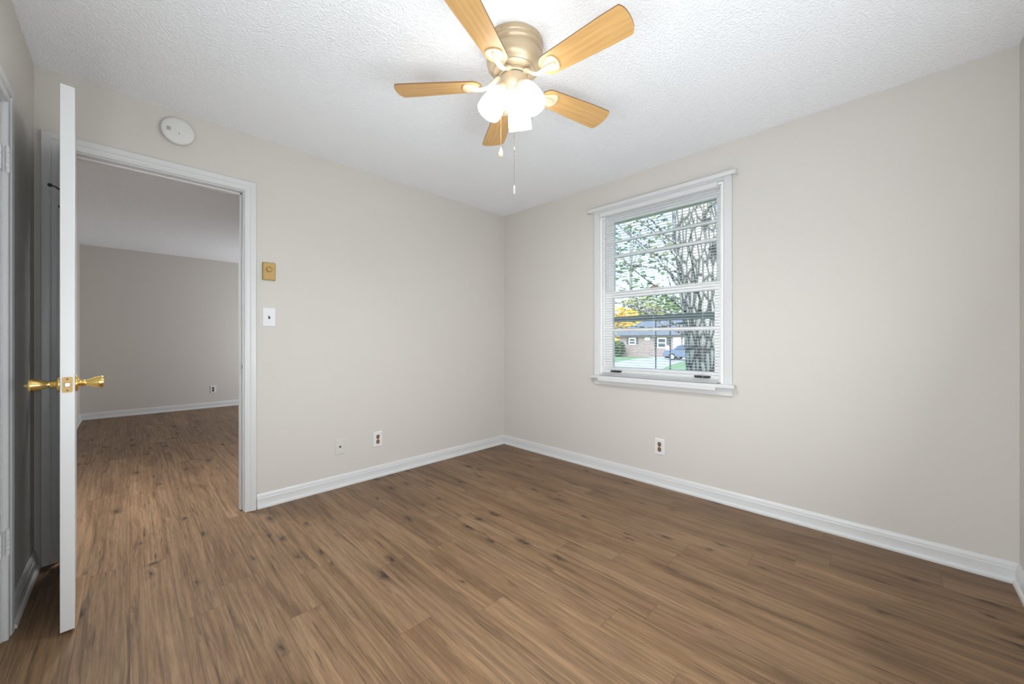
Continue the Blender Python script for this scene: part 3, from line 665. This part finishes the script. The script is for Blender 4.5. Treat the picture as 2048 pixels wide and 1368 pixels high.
# ------------------------------------------------------------------ outdoors
def gz(x): return -.45 - .0066*max(0, x)
def at(px, x):       # point on the vertical plane X=x seen at column px (gives its y)
    d = FW*FPX + RT*(px-1024); t = (x-CAM.x)/d.x; return CAM.y + t*d.y
def gpt(px, py):     # point of the sloping lawn under a pixel of the photograph
    d = FW*FPX + RT*(px-1024) + Vector((0, 0, HOR-py)); t = (-.45-CAM.z+.0)/d.z
    for _ in range(8): x = CAM.x + d.x*t; t = (gz(x)-CAM.z)/d.z
    return CAM + d*t
b = new(); v = [b.verts.new(p) for p in ((.5, -60, gz(0)), (140, -60, gz(140)), (140, 110, gz(140)), (.5, 110, gz(0)))]; b.faces.new(v)
r_ = bmesh.ops.extrude_face_region(b, geom=list(b.faces)); bmesh.ops.translate(b, vec=(0, 0, -.3), verts=[e for e in r_['geom'] if isinstance(e, bmesh.types.BMVert)])
struct('ground', b, 'grass', 'green lawn outside the window', 'lawn')
b = new(); poly = [gpt(*p) for p in ((1150, 742), (1205, 729), (1243, 723), (1275, 717.5), (1311, 714.5), (1378, 716.2), (1372, 722), (1352, 727), (1335, 733), (1318, 742), (1300, 760), (1180, 760))]
a_ = [b.verts.new(p + Vector((0, 0, .02))) for p in poly]; c_ = [b.verts.new(p - Vector((0, 0, .05))) for p in poly]; b.faces.new(a_); b.faces.new(c_[::-1])
for k in range(len(poly)): b.faces.new((a_[k], c_[k], c_[(k+1) % len(poly)], a_[(k+1) % len(poly)]))
struct('driveway', b, 'concrete', 'pale concrete driveway across the lawn', 'driveway')
# eave of this house
b = new(); add_box(b, (.15, YF-.4, 2.36), (.75, .6, 2.42)); add_box(b, (.73, YF-.4, 2.33), (.77, .6, 2.48)); struct('trim_3', b, 'soffit', 'beige soffit of the eave above the window outside', 'soffit')
# brick house opposite
HX_ = 38.0; ya, yb = at(1425, HX_), at(1180, HX_)
def hz(py, px=1300): d = FW*FPX + RT*(px-1024); return CAM.z + (HX_-CAM.x)/d.x*(HOR-py)
g0, ev = gz(HX_)-.1, hz(671)
hou = thing('brick_house', 'low brick house with grey roof and dark shutters seen through the window', 'house', (HX_, (ya+yb)/2, gz(HX_)))
yr = at(1239, HX_)                                   # its left end
b = new(); add_box(b, (HX_, ya, g0), (HX_+8, yr, ev)); U(link('wall', b, 'brick'), hou)
b = new(); rt = hz(642)+.5
add_strip(b, [[(HX_-.6, y, ev), (HX_-.6, y, ev+.15), (HX_+4, y - (2.2 if y > yr else -0), rt), (HX_+8.6, y, ev+.15), (HX_+8.6, y, ev)] for y in (ya-.5, yr+.5)]); U(link('roof', b, 'roof'), hou)
def hwin(p0, p1, t0, t1, shut):
    y0, y1, z1, z0 = at(p1, HX_), at(p0, HX_), hz(t0), hz(t1)
    bm = new(); add_box(bm, (HX_-.06, y0, z0), (HX_, y1, z1)); f = U(link('window', bm, 'white_out'), hou)
    zm = (z0+z1)/2
    for q0, q1 in ((z0+.15, zm-.06), (zm+.06, z1-.12)):
        bm = new(); add_box(bm, (HX_-.08, y0+.12, q0), (HX_-.055, y1-.12, q1)); p = link('pane', bm, 'carglass'); p.parent = f
    if shut:
        ws = (y1-y0)*.32
        for s0, s1 in ((y0-ws, y0-.03), (y1+.03, y1+ws)):
            bm = new(); add_box(bm, (HX_-.05, s0, z0+.1), (HX_, s1, z1)); U(link('shutter', bm, 'shutter'), hou)
hwin(1258, 1272, 675.5, 690, True); hwin(1290, 1300, 675, 680.5, False); hwin(1315, 1333, 675.5, 696, True)
def hdoor(p0, p1, t0, t1):
    y0, y1, z1, z0 = at(p1, HX_), at(p0, HX_), hz(t0), hz(t1); bm = new(); add_box(bm, (HX_-.06, y0, z0), (HX_, y1, z1))
    for k in range(3):
        q = z0 + (z1-z0)*(k+.15)/3; add_box(bm, (HX_-.075, y0+.15, q), (HX_-.055, y1-.15, q+(z1-z0)*.22))
    U(link('garage_panel', bm, 'white_out'), hou)
hdoor(1346.5, 1362, 675, 702); hdoor(1366.5, 1376, 675, 702)
# dark car by the house
CX_ = 32.5; cy_ = at(1352, CX_); cz_ = gz(CX_)+.02
car = thing('car', 'dark blue car parked on the driveway in front of the brick house', 'car', (CX_, cy_-1.35, cz_), (0, 0, PI/2))
side = [(-2.15, .30), (-2.2, .62), (-2.08, .80), (-1.55, .88), (-1.15, 1.28), (-.75, 1.42), (.35, 1.44), (.85, 1.34), (1.30, .98), (2.0, .86), (2.2, .70), (2.22, .32)]
b = new(); add_prism(b, side, -.86, .86, fn=lambda x, y, z: (x, z*(1-.16*max(0, y-.85)/.6), y)); link('body', b, 'car', car, bevel=.06, seg=3, smooth=True)
for sy in (-1, 1):
    b = new(); add_prism(b, [(-1.02, .93), (-.72, 1.32), (-.05, 1.35), (-.05, .93)], -.02, .02, fn=lambda x, y, z, sy=sy: (x, sy*(.865-.10*max(0, y-.85)/.5*1.3)+z, y)); link('side_window', b, 'carglass', car)
    b = new(); add_prism(b, [(.03, .93), (.03, 1.35), (.45, 1.34), (.78, 1.25), (1.05, .95)], -.02, .02, fn=lambda x, y, z, sy=sy: (x, sy*(.865-.10*max(0, y-.85)/.5*1.3)+z, y)); link('side_window', b, 'carglass', car)
    for xx in (-1.35, 1.38):
        b = new(); add_lathe(b, [(0, -.1), (.30, -.1), (.325, -.07), (.325, .07), (.30, .1), (0, .1)], 24, Matrix.Translation((xx, sy*.78, .325)) @ Matrix.Rotation(PI/2, 4, 'X')); wh = link('wheel', b, 'tyre', car, smooth=True)
        b = new(); add_lathe(b, [(0, -.105), (.20, -.105), (.20, .105), (0, .105)], 20, Matrix.Translation((xx, sy*.78, .325)) @ Matrix.Rotation(PI/2, 4, 'X')); link('hubcap', b, 'steel', wh, smooth=True)
    b = new(); add_box(b, (2.14, sy*.62-.16, .62), (2.225, sy*.62+.16, .74)); link('headlight', b, 'white_out', car, bevel=.02)
    b = new(); add_box(b, (-2.2, sy*.62-.16, .62), (-2.12, sy*.62+.16, .76)); link('tail_light', b, 'lamp_red', car, bevel=.02)
b = new(); add_box(b, (-.27, -.68, -.012), (.27, .68, .012), Matrix.Translation((1.12, 0, 1.155)) @ Matrix.Rotation(math.radians(39), 4, 'Y')); link('windscreen', b, 'carglass', car)
# small pale garden ornament left of the car
p = gpt(1336, 716.5); b = new()
add_lathe(b, [(0, 0), (.30, 0), (.30, .35), (.22, .42), (.16, .50)], 20); gb = thing('garden_ornament', 'small pale rounded object on a dark base left of the dark car', 'ornament', p); link('base', b, 'tyre', gb, smooth=True, angle=40)
b = new(); add_lathe(b, [(.0, .48), (.16, .49), (.24, .62), (.26, .78), (.20, .92), (.12, 1.0), (.16, 1.12), (.14, 1.24), (.06, 1.32), (0, 1.33)], 20); link('top', b, 'orn', gb, smooth=True)
# trees
def leaf_mesh(n, rad, size, seed, zs=1.0, shell=.35):
    rnd = random.Random(seed); bm = new()
    for _ in range(n):
        while True:
            q = Vector((rnd.uniform(-1, 1), rnd.uniform(-1, 1), rnd.uniform(-1, 1)))
            if shell < q.length < 1: break
        c = Vector((q.x*rad, q.y*rad, q.z*rad*zs)); s = size*rnd.uniform(.6, 1.3)
        Rm = Matrix.Rotation(rnd.uniform(0, 6.28), 3, 'Z') @ Matrix.Rotation(rnd.uniform(-1.2, 1.2), 3, 'X')
        vs = [bm.verts.new(c + Rm @ Vector(t)*s) for t in ((-.5, 0, 0), (0, -.28, .04), (.6, 0, 0), (0, .28, .04))]; bm.faces.new(vs)
    return bm
def tree(label, x, px, ht, rad, m, seed, n, size, zs=1.0, trunk=.18, group='trees beyond the house opposite', name='tree', cat='tree'):
    y = at(px, x); t = thing(name, label, cat, (x, y, gz(x)), group=group)
    c = ht-rad*zs
    bm = new(); add_tube(bm, [(0, 0, -.2), (.05, .02, ht*.3), (0, .1, c), (.05, 0, c+rad*zs*.6)], [trunk*1.3, trunk, trunk*.7, trunk*.2], 10)
    for k in range(5):
        a = k*1.256; add_tube(bm, [(0, .05, c*.75), (rad*.35*math.cos(a), rad*.35*math.sin(a), c), (rad*.7*math.cos(a), rad*.7*math.sin(a), c+rad*zs*.35)], [trunk*.5, trunk*.3, trunk*.08], 6)
    link('trunk', bm, 'bark', t, smooth=True)
    o = link('crown', leaf_mesh(n, rad, size, seed, zs), m, t); o.location = (0, 0, c)
    return t
tree('bright yellow autumn tree at the left behind the house opposite', 53, 1236, 7.6, 4.4, 'gold', 1, 1500, .8)
tree('green tree behind the roof of the house opposite, next to the yellow one', 63, 1278, 10.5, 4.4, 'olive', 2, 1300, .8)
tree('green tree behind the middle of the roof opposite', 74, 1314, 13.5, 5.2, 'green', 3, 1200, .9)
tree('olive tree behind the roof opposite, left of the big trunk', 86, 1354, 13.5, 5.6, 'olive', 4, 1200, 1.0)
tree('tall sparse tree high at the left of the window view', 100, 1262, 44, 11.5, 'green', 5, 700, 1.5, 1.3, trunk=.5)
b = leaf_mesh(900, .8, .22, 9, 1.2, .2); sh = link('shrub', b, 'shrub'); sh.location = (36.5, at(1237, 36.5), gz(36.5)+.9); tag(sh, 'dark green shrub at the left corner of the brick house', 'shrub')
# big trunk close to the window
tx = 2.6; ty = at(1415, tx)
big = thing('oak_tree', 'large rough barked tree trunk close outside the window', 'tree', (tx, ty, gz(tx)))
b = new(); add_tube(b, [(0, 0, -.1), (0, 0, .25), (0, .0, .9), (.02, .04, 1.7), (.05, .12, 2.6), (.10, .26, 3.8), (.15, .42, 5.2)], [.36, .29, .25, .26, .29, .27, .2], 28)
add_tube(b, [(.02, .03, 2.1), (.05, .20, 2.9), (.10, .52, 3.8), (.3, 1.0, 5.4)], [.20, .15, .12, .07], 14); link('trunk', b, 'bark', big, smooth=True)
b = new(); rr = random.Random(12)
for k in range(46):
    z0 = rr.uniform(1.6, 4.0); a = rr.uniform(0, 6.28); p0 = Vector((.1*math.cos(a), .1*math.sin(a)+.1, z0)); pts = [p0]; dr = Vector((math.cos(a)*.8, math.sin(a)*.8, rr.uniform(.05, .8))).normalized()
    for s in range(5): dr = (dr + Vector((rr.uniform(-.35, .35), rr.uniform(-.35, .35), rr.uniform(-.3, .3)))).normalized(); pts.append(pts[-1]+dr*.38)
    add_tube(b, pts, [.022, .017, .013, .009, .006, .003], 5)
link('branches', b, 'bark', big)
o = link('leaves', leaf_mesh(700, 2.2, .13, 21, .8, .25), 'olive', big); o.location = (.3, .6, 4.2)
